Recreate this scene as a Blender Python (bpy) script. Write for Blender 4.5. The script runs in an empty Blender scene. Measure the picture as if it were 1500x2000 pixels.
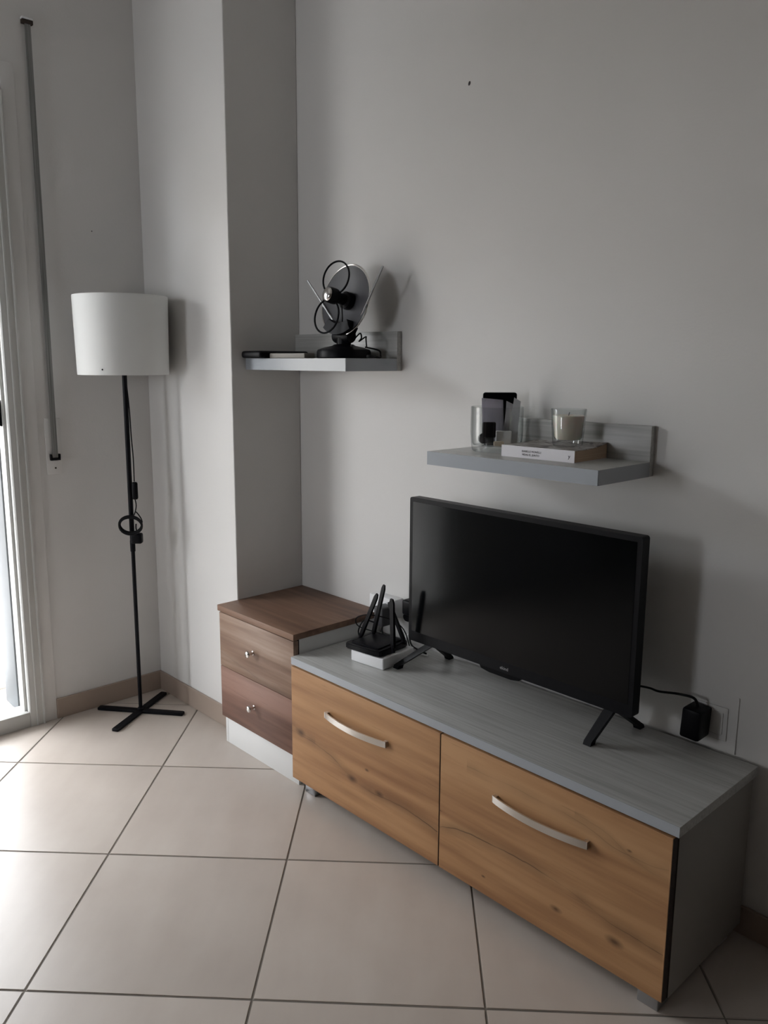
import bpy, bmesh, math, random
from mathutils import Vector, Matrix, Euler
random.seed(7)
PI = math.pi
SC = bpy.context.scene
COL = SC.collection

# ------------------------------------------------------------------ camera
cam_d = bpy.data.cameras.new('camera'); cam = bpy.data.objects.new('camera', cam_d); COL.objects.link(cam)
F, YAW, PITCH, ROLL = 1585.86, 0.8209, -0.1757, 0.0039
f0 = Vector((-math.sin(YAW), math.cos(YAW), 0)); r0 = Vector((math.cos(YAW), math.sin(YAW), 0)); u0 = Vector((0, 0, 1))
fw = f0*math.cos(PITCH) + u0*math.sin(PITCH); up = u0*math.cos(PITCH) - f0*math.sin(PITCH)
rt = r0*math.cos(ROLL) + up*math.sin(ROLL); up2 = up*math.cos(ROLL) - r0*math.sin(ROLL)
M = Matrix((rt, up2, -fw)).transposed().to_4x4(); M.translation = Vector((2.28495, -1.77586, 1.3))
cam.matrix_world = M
cam_d.sensor_fit = 'VERTICAL'; cam_d.sensor_height = 24.0; cam_d.sensor_width = 18.0
cam_d.lens = F/2000*24.0
cam_d.shift_x = 21.63/2000; cam_d.shift_y = -11.27/2000
cam_d.clip_start = 0.05
SC.camera = cam

# ------------------------------------------------------------------ world, light, exposure
SC.view_settings.view_transform = 'Standard'; SC.view_settings.look = 'None'
SC.view_settings.gamma = 1.0; SC.view_settings.use_curve_mapping = False
SC.view_settings.exposure = 0.0
W = bpy.data.worlds.new('sky'); SC.world = W; W.use_nodes = True
bg = W.node_tree.nodes['Background']; bg.inputs[0].default_value = (0.92, 0.955, 1.0, 1); bg.inputs[1].default_value = 15.0

DOOR_Y0, DOOR_Y1, DOOR_Z = -0.807, -1.70, 2.15
WX = -0.5707          # window wall plane
PD = 0.281            # pier depth
RX, RY, RZ = 4.6, -3.6, 2.75
pl = bpy.data.lights.new('door_daylight_portal', 'AREA'); pl.shape = 'RECTANGLE'
pl.size = .89; pl.size_y = 1.62; pl.cycles.is_portal = True
po = bpy.data.objects.new('door_daylight_portal', pl); COL.objects.link(po)
po.location = (WX-0.2, (DOOR_Y0+DOOR_Y1)/2, .83); po.rotation_euler = (0, -PI/2, 0)
po.rotation_euler = Vector((-1, 0, 0)).to_track_quat('Z', 'Y').to_euler()

p2 = bpy.data.lights.new('added_window_portal', 'AREA'); p2.shape = 'RECTANGLE'  # portal for the unseen window added as frontal fill light
p2.size = .49; p2.size_y = .8; p2.cycles.is_portal = True
po2 = bpy.data.objects.new('added_window_portal', p2); COL.objects.link(po2)
po2.location = (.175, RY-.2, 1.4); po2.rotation_euler = Vector((0, -1, 0)).to_track_quat('Z', 'Y').to_euler()

# ------------------------------------------------------------------ materials
def mat(name, col, rough=0.5, metal=0.0, spec=0.5, **kw):
    m = bpy.data.materials.new(name); m.use_nodes = True
    b = m.node_tree.nodes['Principled BSDF']
    b.inputs['Base Color'].default_value = (*col, 1); b.inputs['Roughness'].default_value = rough
    b.inputs['Metallic'].default_value = metal; b.inputs['Specular IOR Level'].default_value = spec
    for k, v in kw.items(): b.inputs[k.replace('_', ' ')].default_value = v
    return m
class N:
    def __init__(s, m): s.t = m.node_tree; s.b = s.t.nodes['Principled BSDF']
    def n(s, typ, ins=None, **props):
        nd = s.t.nodes.new(typ)
        for k, v in props.items(): setattr(nd, k, v)
        for k, v in (ins or {}).items():
            if isinstance(v, bpy.types.NodeSocket): s.t.links.new(v, nd.inputs[k])
            else: nd.inputs[k].default_value = v
        return nd
    def link(s, a, b): s.t.links.new(a, b)
    def math(s, op, a, b=0.0, c=None):
        ins = {0: a, 1: b}
        if c is not None: ins[2] = c
        return s.n('ShaderNodeMath', ins, operation=op).outputs[0]
    def ramp(s, fac, stops):
        nd = s.n('ShaderNodeValToRGB', {0: fac}); e = nd.color_ramp.elements
        while len(e) < len(stops): e.new(0.5)
        for el, (p, c) in zip(e, stops): el.position = p; el.color = (*c, 1)
        return nd.outputs[0]
    def mix(s, fac, a, b, blend='MIX'):
        nd = s.n('ShaderNodeMix', None, data_type='RGBA', blend_type=blend)
        for i, v in ((0, fac), (6, a), (7, b)):
            if isinstance(v, bpy.types.NodeSocket): s.t.links.new(v, nd.inputs[i])
            else: nd.inputs[i].default_value = v if i == 0 else (*v, 1)
        return nd.outputs[2]
    def bump(s, h, strength, dist=0.001):
        nd = s.n('ShaderNodeBump', {'Height': h, 'Strength': strength, 'Distance': dist}); s.link(nd.outputs[0], s.b.inputs['Normal'])

def m_wall():
    m = mat('painted_plaster', (.72, .705, .69), 0.75, spec=0.3); k = N(m)
    tc = k.n('ShaderNodeTexCoord').outputs['Object']
    a = k.n('ShaderNodeTexNoise', {'Vector': tc, 'Scale': 1.6, 'Detail': 3.0}).outputs[0]
    k.link(k.ramp(a, [(.3, (.70, .687, .67)), (.7, (.735, .72, .705))]), k.b.inputs['Base Color'])
    h = k.n('ShaderNodeTexNoise', {'Vector': tc, 'Scale': 160.0, 'Detail': 4.0}).outputs[0]
    h2 = k.n('ShaderNodeTexNoise', {'Vector': tc, 'Scale': 7.0, 'Detail': 2.0}).outputs[0]
    k.bump(k.math('ADD', h, k.math('MULTIPLY', h2, 4.0)), 0.25, 0.0012)
    return m
def m_tile():
    m = mat('porcelain_tile', (.55, .48, .42), 0.33); k = N(m)
    tc = k.n('ShaderNodeTexCoord').outputs['Object']; oi = k.n('ShaderNodeObjectInfo')
    off = k.n('ShaderNodeVectorMath', {0: tc}, operation='ADD')
    rv = k.n('ShaderNodeVectorMath', {0: oi.outputs['Location'], 1: (3.1, 7.7, 1.0)}, operation='MULTIPLY'); k.link(rv.outputs[0], off.inputs[1])
    v = off.outputs[0]
    a = k.n('ShaderNodeTexNoise', {'Vector': v, 'Scale': 2.6, 'Detail': 5.0, 'Roughness': .6}).outputs[0]
    mp = k.n('ShaderNodeMapping', {'Vector': v, 'Rotation': (0, 0, .3), 'Scale': (14, 3, 1)})
    b = k.n('ShaderNodeTexNoise', {'Vector': mp.outputs[0], 'Scale': 1.0, 'Detail': 5.0}).outputs[0]
    c = k.ramp(k.math('ADD', k.math('MULTIPLY', a, .65), k.math('MULTIPLY', b, .35)), [(.33, (.50, .435, .385)), (.55, (.56, .495, .44)), (.72, (.60, .54, .485))])
    vr = k.math('MULTIPLY_ADD', oi.outputs['Random'], .08, .96)
    hs = k.n('ShaderNodeHueSaturation', {'Color': c, 'Value': vr}); k.link(hs.outputs[0], k.b.inputs['Base Color'])
    k.link(k.math('MULTIPLY_ADD', a, .14, .27), k.b.inputs['Roughness'])
    h = k.n('ShaderNodeTexNoise', {'Vector': v, 'Scale': 60.0, 'Detail': 3.0}).outputs[0]
    k.bump(h, .06, .001)
    return m
def wood(name, light, mid, dark, ax=0, vz=2, crack=None, knots=(), grain=1.0, rough=.45, seed=0.0, bandamt=.05):
    """Grain runs along axis ax; bands vary along vz."""
    m = mat(name, mid, rough, spec=.35); k = N(m)
    tc = k.n('ShaderNodeTexCoord').outputs['Object']
    add = k.n('ShaderNodeVectorMath', {0: tc, 1: (seed, seed*1.7, seed*.6)}, operation='ADD').outputs[0]
    def stretched(along, across):
        sc = [across]*3; sc[ax] = along
        return k.n('ShaderNodeMapping', {'Vector': add, 'Scale': tuple(sc)}).outputs[0]
    low = k.n('ShaderNodeTexNoise', {'Vector': stretched(.8, 7.0), 'Scale': 1.0, 'Detail': 2.0, 'Distortion': .3}).outputs[0]
    bands = k.math('FRACT', k.math('MULTIPLY', low, 9.0*grain))
    tri = k.math('ABSOLUTE', k.math('SUBTRACT', k.math('MULTIPLY', bands, 2.0), 1.0))
    fine = k.n('ShaderNodeTexNoise', {'Vector': stretched(5, 190), 'Scale': 1.0, 'Detail': 4.0, 'Roughness': .7}).outputs[0]
    medium = k.n('ShaderNodeTexNoise', {'Vector': stretched(2.2, 34), 'Scale': 1.0, 'Detail': 4.0}).outputs[0]
    v = k.math('ADD', k.math('MULTIPLY', low, .55), k.math('MULTIPLY', medium, .45))
    c = k.ramp(v, [(.38, dark), (.5, mid), (.61, light)])
    c = k.mix(k.math('MULTIPLY', k.math('POWER', tri, 7.0), bandamt), c, tuple(x*.55 for x in dark))
    c = k.mix(k.math('MULTIPLY', k.n('ShaderNodeMapRange', {0: fine, 1: .38, 2: .3}).outputs[0], .35), c, tuple(x*.6 for x in dark))
    sep = k.n('ShaderNodeSeparateXYZ', {0: tc}).outputs
    A, Z = sep[ax], sep[vz]
    drk = tuple(x*.22 for x in dark)
    wig = k.n('ShaderNodeTexNoise', {'Vector': stretched(16, 10), 'Scale': 1.0, 'Detail': 3.0}).outputs[0]
    for pts, w, amt in (crack or ()):
        xs = [p[0] for p in pts]; lo, hi = xs[0], xs[-1]
        cr = k.n('ShaderNodeFloatCurve', {1: k.n('ShaderNodeMapRange', {0: A, 1: lo, 2: hi}).outputs[0]})
        cm = cr.mapping.curves[0]; zl = min(p[1] for p in pts)-.01; zh = max(p[1] for p in pts)+.01
        while len(cm.points) < len(pts): cm.points.new(.5, .5)
        for q, (px, pz) in zip(cm.points, pts): q.location = ((px-lo)/(hi-lo), (pz-zl)/(zh-zl))
        cr.mapping.update()
        zc = k.math('MULTIPLY_ADD', cr.outputs[0], zh-zl, zl)
        zc = k.math('ADD', zc, k.math('MULTIPLY', k.math('SUBTRACT', wig, .5), .010))
        d = k.math('ABSOLUTE', k.math('SUBTRACT', Z, zc))
        inside = k.math('MULTIPLY', k.math('GREATER_THAN', A, lo), k.math('LESS_THAN', A, hi))
        wv = k.math('MULTIPLY_ADD', k.math('SUBTRACT', medium, .35), w*5, w*.4)
        hard = k.n('ShaderNodeMapRange', {0: d, 1: 0.0, 2: wv, 3: 1.0, 4: 0.0}).outputs[0]
        soft = k.n('ShaderNodeMapRange', {0: d, 1: 0.0, 2: w*16, 3: .42, 4: 0.0}).outputs[0]
        brk = k.n('ShaderNodeMapRange', {0: k.n('ShaderNodeTexNoise', {'Vector': stretched(7, 3), 'Scale': 1.0, 'Detail': 2.0}).outputs[0], 1: .36, 2: .56, 3: .25, 4: 1.0}).outputs[0]
        fac = k.math('MULTIPLY', k.math('MULTIPLY', k.math('MULTIPLY', k.math('MAXIMUM', hard, soft), amt), brk), inside)
        c = k.mix(fac, c, drk)
    for (kx, kz, kr) in knots:
        dx = k.math('MULTIPLY', k.math('SUBTRACT', A, kx), .5); dz = k.math('SUBTRACT', Z, kz)
        d = k.math('SQRT', k.math('ADD', k.math('MULTIPLY', dx, dx), k.math('MULTIPLY', dz, dz)))
        d = k.math('ADD', d, k.math('MULTIPLY', k.math('SUBTRACT', wig, .5), kr*1.6))
        c = k.mix(k.n('ShaderNodeMapRange', {0: d, 1: kr*.35, 2: kr*2.6, 3: .8, 4: 0.0}).outputs[0], c, drk)
    k.link(c, k.b.inputs['Base Color'])
    k.bump(fine, .12, .0006)
    return m

M_WALL = m_wall(); M_TILE = m_tile()
M_DARKWALL = mat('darkened_wall_paint', (.30, .27, .245), .8)  # unseen walls coloured darker to cut bounced light
M_CEIL = mat('ceiling_paint', (.68, .67, .65), .85)
M_BASE = mat('baseboard_ceramic', (.36, .285, .235), .4)
M_GROUT = mat('grout', (.20, .175, .15), .9)
M_PVC = mat('white_pvc', (.62, .62, .60), .35)
M_BLACK = mat('black_metal', (.003, .003, .005), .5, spec=.15)
M_PLAST = mat('black_plastic', (.003, .003, .0045), .42, spec=.14)
M_GLOSSB = mat('glossy_black', (.003, .003, .004), .2, spec=.2)
M_SCREEN = mat('screen_glass', (.002, .0025, .003), .12, spec=.16)
M_CORD = mat('black_rubber', (.004, .004, .005), .55, spec=.2)
M_CHROME = mat('chrome', (.72, .70, .68), .16, 1.0)
M_FOOT = mat('satin_foot', (.42, .43, .45), .3, .9)
M_NICKEL = mat('brushed_nickel', (.66, .62, .57), .28, 1.0)
M_SILVER = mat('silver_rod', (.42, .42, .43), .25, 1.0)
M_WHITEP = mat('white_plastic', (.85, .85, .86), .4)
M_WHITEB = mat('white_melamine', (.74, .74, .73), .5)
M_GREYP = mat('grey_melamine', (.29, .275, .25), .5)
M_EDGE = mat('grey_edge_band', (.36, .385, .415), .2)
M_SHADE = mat('lamp_shade_fabric', (.84, .845, .83), .8, spec=.2)
_t = M_SHADE.node_tree; _tl = _t.nodes.new('ShaderNodeBsdfTranslucent'); _tl.inputs[0].default_value = (.80, .79, .76, 1)
_mx = _t.nodes.new('ShaderNodeMixShader'); _mx.inputs[0].default_value = .10
_t.links.new(_t.nodes['Principled BSDF'].outputs[0], _mx.inputs[1]); _t.links.new(_tl.outputs[0], _mx.inputs[2]); _t.links.new(_mx.outputs[0], _t.nodes['Material Output'].inputs[0])
M_DARKGAP = mat('dark_gap_trim', (.035, .022, .016), .7)
M_PAPERW = mat('spine_paper', (.82, .80, .83), .6)
M_PAGES = mat('book_pages', (.50, .36, .25), .85)
M_LILAC = mat('lilac_paper', (.80, .77, .86), .8)
M_GREYCARD = mat('grey_card', (.58, .58, .60), .8)
M_WAX = mat('candle_wax', (.86, .80, .70), .45); M_WAX.node_tree.nodes['Principled BSDF'].inputs['Subsurface Weight'].default_value = .25
M_INK = mat('dark_ink', (.05, .045, .05), .7)
M_LOGO = mat('logo_grey', (.35, .35, .36), .4)
M_STRAP = mat('woven_strap', (.13, .13, .125), .85)
k = N(M_STRAP); tc = k.n('ShaderNodeTexCoord').outputs['Object']
st = k.n('ShaderNodeTexNoise', {'Vector': k.n('ShaderNodeMapping', {'Vector': tc, 'Scale': (1, 500, 4)}).outputs[0], 'Scale': 1.0}).outputs[0]
k.link(k.ramp(st, [(.35, (.14, .14, .135)), (.65, (.30, .30, .29))]), k.b.inputs['Base Color'])
def glass(name, rough=0.0):
    m = bpy.data.materials.new(name); m.use_nodes = True; b = m.node_tree.nodes['Principled BSDF']
    b.inputs['Transmission Weight'].default_value = 1; b.inputs['Roughness'].default_value = rough; b.inputs['IOR'].default_value = 1.46
    b.inputs['Base Color'].default_value = (.97, .985, .98, 1)
    return m
def thin_glass(name):
    m = bpy.data.materials.new(name); m.use_nodes = True; t = m.node_tree
    for n_ in list(t.nodes):
        if n_.type == 'BSDF_PRINCIPLED': t.nodes.remove(n_)
    tr = t.nodes.new('ShaderNodeBsdfTransparent'); tr.inputs[0].default_value = (.955, .965, .965, 1)
    gl = t.nodes.new('ShaderNodeBsdfGlossy'); gl.inputs['Roughness'].default_value = .03
    lw = t.nodes.new('ShaderNodeLayerWeight'); pw = t.nodes.new('ShaderNodeMath'); pw.operation = 'POWER'; pw.inputs[1].default_value = 4.0; t.links.new(lw.outputs['Facing'], pw.inputs[0])
    fr = t.nodes.new('ShaderNodeMath'); fr.operation = 'MULTIPLY_ADD'; fr.inputs[1].default_value = .55; fr.inputs[2].default_value = .06; t.links.new(pw.outputs[0], fr.inputs[0])
    tn = t.nodes.new('ShaderNodeMix'); tn.data_type = 'RGBA'; p3 = t.nodes.new('ShaderNodeMath'); p3.operation = 'POWER'; p3.inputs[1].default_value = 5.0
    t.links.new(lw.outputs['Facing'], p3.inputs[0]); t.links.new(p3.outputs[0], tn.inputs[0]); tn.inputs[6].default_value = (.95, .96, .96, 1); tn.inputs[7].default_value = (.30, .33, .33, 1); t.links.new(tn.outputs[2], tr.inputs[0])
    mx = t.nodes.new('ShaderNodeMixShader'); t.links.new(fr.outputs[0], mx.inputs[0]); t.links.new(tr.outputs[0], mx.inputs[1]); t.links.new(gl.outputs[0], mx.inputs[2])
    t.links.new(mx.outputs[0], t.nodes['Material Output'].inputs[0]); return m
M_GLASS = thin_glass('clear_glass')
M_PATIO = mat('patio_tile', (.62, .60, .57), .6)
M_GUIDE = mat('dimmed_white_guide', (.16, .17, .18), .5)  # white guide rail, colour darkened to hold back daylight glare
M_OUT = mat('outside_render', (.72, .72, .70), .8)
# woods
OAK_L, OAK_M, OAK_D = (.50, .285, .14), (.42, .225, .105), (.30, .145, .065)
M_OAK1 = wood('golden_oak_left', OAK_L, OAK_M, OAK_D, crack=[
    ([(0.0, .197), (.16, .19), (.27, .156), (.36, .142), (.47, .15), (.61, .138)], .0016, 1.0),
    ([(0.0, .225), (.06, .205), (.12, .20)], .0012, .7)],
    knots=[(.05, .205, .006), (.283, .150, .005), (.395, .150, .004), (.345, .20, .002)], seed=2.3)
M_OAK2 = wood('golden_oak_right', OAK_L, OAK_M, OAK_D, crack=[
    ([(.61, .150), (.83, .185), (1.0, .176), (1.1, .155), (1.215, .150)], .0016, .95),
    ([(.70, .350), (.88, .352), (1.02, .345), (1.12, .325), (1.215, .335)], .0012, .55),
    ([(1.0, .362), (1.08, .348), (1.15, .318), (1.215, .312)], .0008, .45)],
    knots=[(1.11, .118, .005), (.965, .115, .0035), (.76, .09, .0015), (1.13, .335, .0015)], seed=5.1)
M_RUST = wood('rustic_brown_wood', (.40, .29, .225), (.27, .175, .125), (.16, .092, .065), crack=[
    ([(0.0, .33), (.15, .31), (.3, .29), (.42, .30)], .0012, .5)], knots=[(.35, .262, .007)], grain=1.4, seed=9.0)
M_RUST2 = wood('rustic_reddish_wood', (.30, .175, .135), (.215, .118, .088), (.13, .068, .05), grain=1.4, seed=12.0)
M_RUST_TOP = wood('rustic_brown_top', (.255, .152, .102), (.19, .108, .072), (.125, .068, .046), vz=1, grain=1.1, seed=3.0, rough=.5)
def ash(name):
    m = mat(name, (.38, .375, .355), .34, spec=.5); k = N(m)
    tc = k.n('ShaderNodeTexCoord').outputs['Object']
    v = k.n('ShaderNodeMapping', {'Vector': tc, 'Scale': (3.5, 150, 150)}).outputs[0]
    a = k.n('ShaderNodeTexNoise', {'Vector': v, 'Scale': 1.0, 'Detail': 4.0, 'Roughness': .65}).outputs[0]
    v2 = k.n('ShaderNodeMapping', {'Vector': tc, 'Scale': (1.2, 28, 28)}).outputs[0]
    b = k.n('ShaderNodeTexNoise', {'Vector': v2, 'Scale': 1.0, 'Detail': 3.0}).outputs[0]
    s = k.math('ADD', k.math('MULTIPLY', a, .75), k.math('MULTIPLY', b, .25))
    k.link(k.ramp(s, [(.34, (.34, .335, .32)), (.5, (.45, .45, .435)), (.66, (.53, .53, .515))]), k.b.inputs['Base Color'])
    k.bump(a, .15, .0006)
    return m
M_ASH = ash('grey_ash_laminate')

# ------------------------------------------------------------------ mesh helpers
def V(*a): return Vector(a)
def bx(bm, x0, y0, z0, x1, y1, z1, bev=0.0, seg=2, mtx=None):
    r = bmesh.ops.create_cube(bm, size=1.0)['verts']
    for v in r:
        v.co = V(x0+(v.co.x+.5)*(x1-x0), y0+(v.co.y+.5)*(y1-y0), z0+(v.co.z+.5)*(z1-z0))
    vs = set(r)
    if bev:
        es = list({e for v in r for e in v.link_edges})
        g = bmesh.ops.bevel(bm, geom=es, offset=bev, segments=seg, affect='EDGES', profile=.5)
        vs = {v for f in g['faces'] for v in f.verts}
        vs |= {v for v in r if v.is_valid}
        stack = list(vs)
        while stack:
            v = stack.pop()
            for e in v.link_edges:
                o = e.other_vert(v)
                if o not in vs: vs.add(o); stack.append(o)
    if mtx is not None:
        for v in vs: v.co = mtx @ v.co
    return list(vs)
def prism(bm, pts, axis, a, b):
    """extrude polygon pts along axis from a to b; pts in remaining axes order"""
    def mk(p, t):
        l = list(p); l.insert(axis, t); return bm.verts.new(l)
    A = [mk(p, a) for p in pts]; B = [mk(p, b) for p in pts]
    bm.faces.new(A); bm.faces.new(B[::-1]); n = len(pts)
    for i in range(n): bm.faces.new((A[i], B[i], B[(i+1) % n], A[(i+1) % n]))
def smooth_pts(pts, n=8):
    P = [Vector(p) for p in pts]; out = []
    for i in range(len(P)-1):
        p0 = P[max(i-1, 0)]; p1 = P[i]; p2 = P[i+1]; p3 = P[min(i+2, len(P)-1)]
        for j in range(n):
            t = j/n
            out.append(.5*((2*p1)+(-p0+p2)*t+(2*p0-5*p1+4*p2-p3)*t*t+(-p0+3*p1-3*p2+p3)*t**3))
    out.append(P[-1]); return out
def tube(bm, pts, r, seg=8, closed=False, smooth=0):
    P = smooth_pts(pts, smooth) if smooth else [Vector(p) for p in pts]
    R = r if isinstance(r, (list, tuple)) else [r]*len(P)
    if len(R) != len(P): R = [R[0]+(R[-1]-R[0])*i/(len(P)-1) for i in range(len(P))]
    n = len(P); rings = []; ref = None
    for i in range(n):
        if closed: t = (P[(i+1) % n]-P[i-1]).normalized()
        else: t = (P[min(i+1, n-1)]-P[max(i-1, 0)]).normalized()
        if ref is None: ref = t.orthogonal().normalized()
        ref = (ref - t*ref.dot(t)).normalized(); b = t.cross(ref)
        rings.append([bm.verts.new(P[i]+(ref*math.cos(a)+b*math.sin(a))*R[i]) for a in [2*PI*j/seg for j in range(seg)]])
    for i in range(n if closed else n-1):
        A, B = rings[i], rings[(i+1) % n]
        for j in range(seg): bm.faces.new((A[j], A[(j+1) % seg], B[(j+1) % seg], B[j]))
    if not closed:
        bm.faces.new(rings[0][::-1]); bm.faces.new(rings[-1])
def lathe(bm, prof, seg=40, mtx=None):
    """prof: (r, z) list, revolve about z"""
    rings = []
    for r, z in prof:
        if r < 1e-6: vs = [bm.verts.new((0, 0, z))]
        else: vs = [bm.verts.new((r*math.cos(2*PI*j/seg), r*math.sin(2*PI*j/seg), z)) for j in range(seg)]
        rings.append(vs)
    for A, B in zip(rings, rings[1:]):
        for j in range(seg):
            q = [A[j % len(A)], A[(j+1) % len(A)], B[(j+1) % len(B)], B[j % len(B)]]
            u = []
            for v in q:
                if v not in u: u.append(v)
            if len(u) > 2: bm.faces.new(u)
    if mtx is not None:
        for rg in rings:
            for v in rg: v.co = mtx @ v.co
def obj(name, bm, m, parent=None, loc=None, shade=True, ang=35):
    bmesh.ops.recalc_face_normals(bm, faces=bm.faces[:])
    me = bpy.data.meshes.new(name); bm.to_mesh(me); bm.free()
    for mm in (m if isinstance(m, (list, tuple)) else [m]): me.materials.append(mm)
    o = bpy.data.objects.new(name, me); COL.objects.link(o)
    if parent is not None: o.parent = parent
    if loc is not None: o.location = loc
    if shade:
        me.shade_smooth()
        ca = math.cos(math.radians(ang))
        b2 = bmesh.new(); b2.from_mesh(me)
        for e in b2.edges:
            if len(e.link_faces) == 2 and e.link_faces[0].normal.dot(e.link_faces[1].normal) < ca: e.smooth = False
        b2.to_mesh(me); b2.free()
    return o
def box(name, dims, m, parent=None, bev=0.0, seg=2, mtx=None, loc=None):
    bm = bmesh.new(); bx(bm, *dims, bev=bev, seg=seg, mtx=mtx); return obj(name, bm, m, parent, loc)
def thing(name, label, cat, loc=(0, 0, 0), rz=0.0, group=None):
    o = bpy.data.objects.new(name, None); COL.objects.link(o); o.location = loc; o.rotation_euler = (0, 0, rz)
    o.empty_display_size = .05
    o['label'] = label; o['category'] = cat
    if group: o['group'] = group
    return o
def tag(o, label, cat, group=None):
    o['label'] = label; o['category'] = cat
    if group: o['group'] = group
    return o
def struct(o, label=None, cat='structure'):
    o['kind'] = 'structure'
    if label: o['label'] = label; o['category'] = cat
    return o
def text(name, body, size, m, parent, loc, rot, ext=.0002, sx=1.0):
    c = bpy.data.curves.new(name, 'FONT'); c.body = body; c.size = size; c.extrude = ext; c.align_x = 'CENTER'; c.align_y = 'CENTER'
    t = bpy.data.objects.new(name+'_tmp', c); COL.objects.link(t)
    dg = bpy.context.evaluated_depsgraph_get(); me = bpy.data.meshes.new_from_object(t.evaluated_get(dg))
    bpy.data.objects.remove(t); me.materials.clear(); me.materials.append(m)
    o = bpy.data.objects.new(name, me); COL.objects.link(o); o.parent = parent; o.location = loc; o.rotation_euler = rot; o.scale = (sx, 1, 1)
    return o

# ------------------------------------------------------------------ room shell
T = .25
bm = bmesh.new()
bx(bm, WX-T, DOOR_Y0+.05, -.1, WX, T, RZ)                         # between door and far corner
bx(bm, WX-T, DOOR_Y1, DOOR_Z, WX, DOOR_Y0+.05, RZ)
bx(bm, WX-T, RY, -.1, WX, DOOR_Y1, RZ)
struct(obj('wall_left', bm, M_WALL, shade=False), 'pale grey painted wall with the glazed door, behind the floor lamp', 'wall')
struct(box('wall_back', (WX, 0, -.1, RX+T, T, RZ), M_WALL), 'long pale grey painted wall behind the television', 'wall')
struct(box('wall_pier', (WX, -PD, 0, 0, 0, RZ), M_WALL, bev=.002, seg=1), 'square painted pier jutting out between lamp and shelves', 'wall')
struct(box('wall_right', (RX, RY, -.1, RX+T, 0, RZ), M_DARKWALL), 'painted wall on the right side of the room', 'wall')
bm = bmesh.new()
WF0, WF1, WFZ0, WFZ1 = -.07, .42, 1.0, 1.8  # unseen window opening, added to fill the room from the front
bx(bm, WX-T, RY-T, -.1, WF0, RY, RZ); bx(bm, WF1, RY-T, -.1, RX+T, RY, RZ); bx(bm, WF0, RY-T, -.1, WF1, RY, WFZ0); bx(bm, WF0, RY-T, WFZ1, WF1, RY, RZ)
struct(obj('wall_front', bm, M_DARKWALL, shade=False), 'painted wall behind the viewer', 'wall')
struct(box('ceiling', (WX-T, RY-T, RZ, RX+T, T, RZ+.12), M_CEIL), 'plain painted ceiling', 'ceiling')

# floor: grout bed plus individual diagonal tiles
fl = struct(box('floor', (WX, RY, -.1, RX, 0, -.0018), M_GROUT), 'beige square porcelain tiles laid diagonally with dark joints', 'floor')
TS, TA, TX, TY = .4806, .7754, .3579, -.9432
ca, sa = math.cos(TA), math.sin(TA)
g = .0021
tile_me = None
def tile_bm():
    b = bmesh.new()
    h = TS/2-g
    r = bmesh.ops.create_cube(b, size=1.0)['verts']
    for v in r: v.co = V(v.co.x*2*h, v.co.y*2*h, v.co.z*.008-.004)
    bmesh.ops.bevel(b, geom=[e for e in b.edges if all(v.co.z > -.001 for v in e.verts)], offset=.0012, segments=2, affect='EDGES')
    return b
for i in range(-9, 12):
    for j in range(-9, 12):
        cx = TX+TS*(ca*(i+.5)-sa*(j+.5)); cy = TY+TS*(sa*(i+.5)+ca*(j+.5)); R = TS*.7072
        if cx+R < WX or cx-R > RX or cy+R < RY or cy-R > 0: continue
        clip = []
        # pier corner tiles: cut against walls (local planes)
        if cx-R < WX: clip.append((V(WX, 0, 0), V(-1, 0, 0)))
        if cx+R > RX: clip.append((V(RX, 0, 0), V(1, 0, 0)))
        if cy+R > 0: clip.append((V(0, 0, 0), V(0, 1, 0)))
        if cy-R < RY: clip.append((V(0, RY, 0), V(0, -1, 0)))
        if cx-R < 0 and cy+R > -PD: clip.append((V(0, -PD, 0), V(0, 1, 0)))      # the pier and drawer cabinet cover the rest
        mt = Matrix.Translation((cx, cy, 0)) @ Matrix.Rotation(TA, 4, 'Z')
        if not clip:
            if tile_me is None:
                o = obj('tile', tile_bm(), M_TILE, fl, shade=False); tile_me = o.data
            else:
                o = bpy.data.objects.new('tile', tile_me); COL.objects.link(o); o.parent = fl
        else:
            b = tile_bm(); inv = mt.inverted()
            for p, n in clip:
                bmesh.ops.bisect_plane(b, geom=b.verts[:]+b.edges[:]+b.faces[:], plane_co=inv @ p, plane_no=(inv.to_3x3() @ n), clear_outer=True)
            if not b.faces: b.free(); continue
            o = obj('tile', b, M_TILE, fl, shade=False)
        o.matrix_basis = mt @ Matrix.Translation((0, 0, random.uniform(-.0002, .0002)))

# baseboards
BH, BT = .0755, .009
def board(name, pts_dims, label):
    bm = bmesh.new(); bx(bm, *pts_dims, bev=.0015, seg=1); struct(obj(name, bm, M_BASE), label, 'baseboard')
board('baseboard_left', (WX, -.708, 0, WX+BT, -PD, BH), 'brown ceramic baseboard below the shutter strap')
board('baseboard_pier', (WX+BT, -PD-BT, 0, 0, -PD, BH), 'brown ceramic baseboard along the foot of the pier')
board('baseboard_back', (0.43, -BT, 0, RX, 0, .070), 'brown ceramic baseboard behind the television cabinet')
board('baseboard_front', (WX, RY, 0, RX, RY+BT, BH), 'brown ceramic baseboard behind the viewer')
board('baseboard_right', (RX-BT, RY+BT, 0, RX, -BT, BH), 'brown ceramic baseboard on the right')

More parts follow.
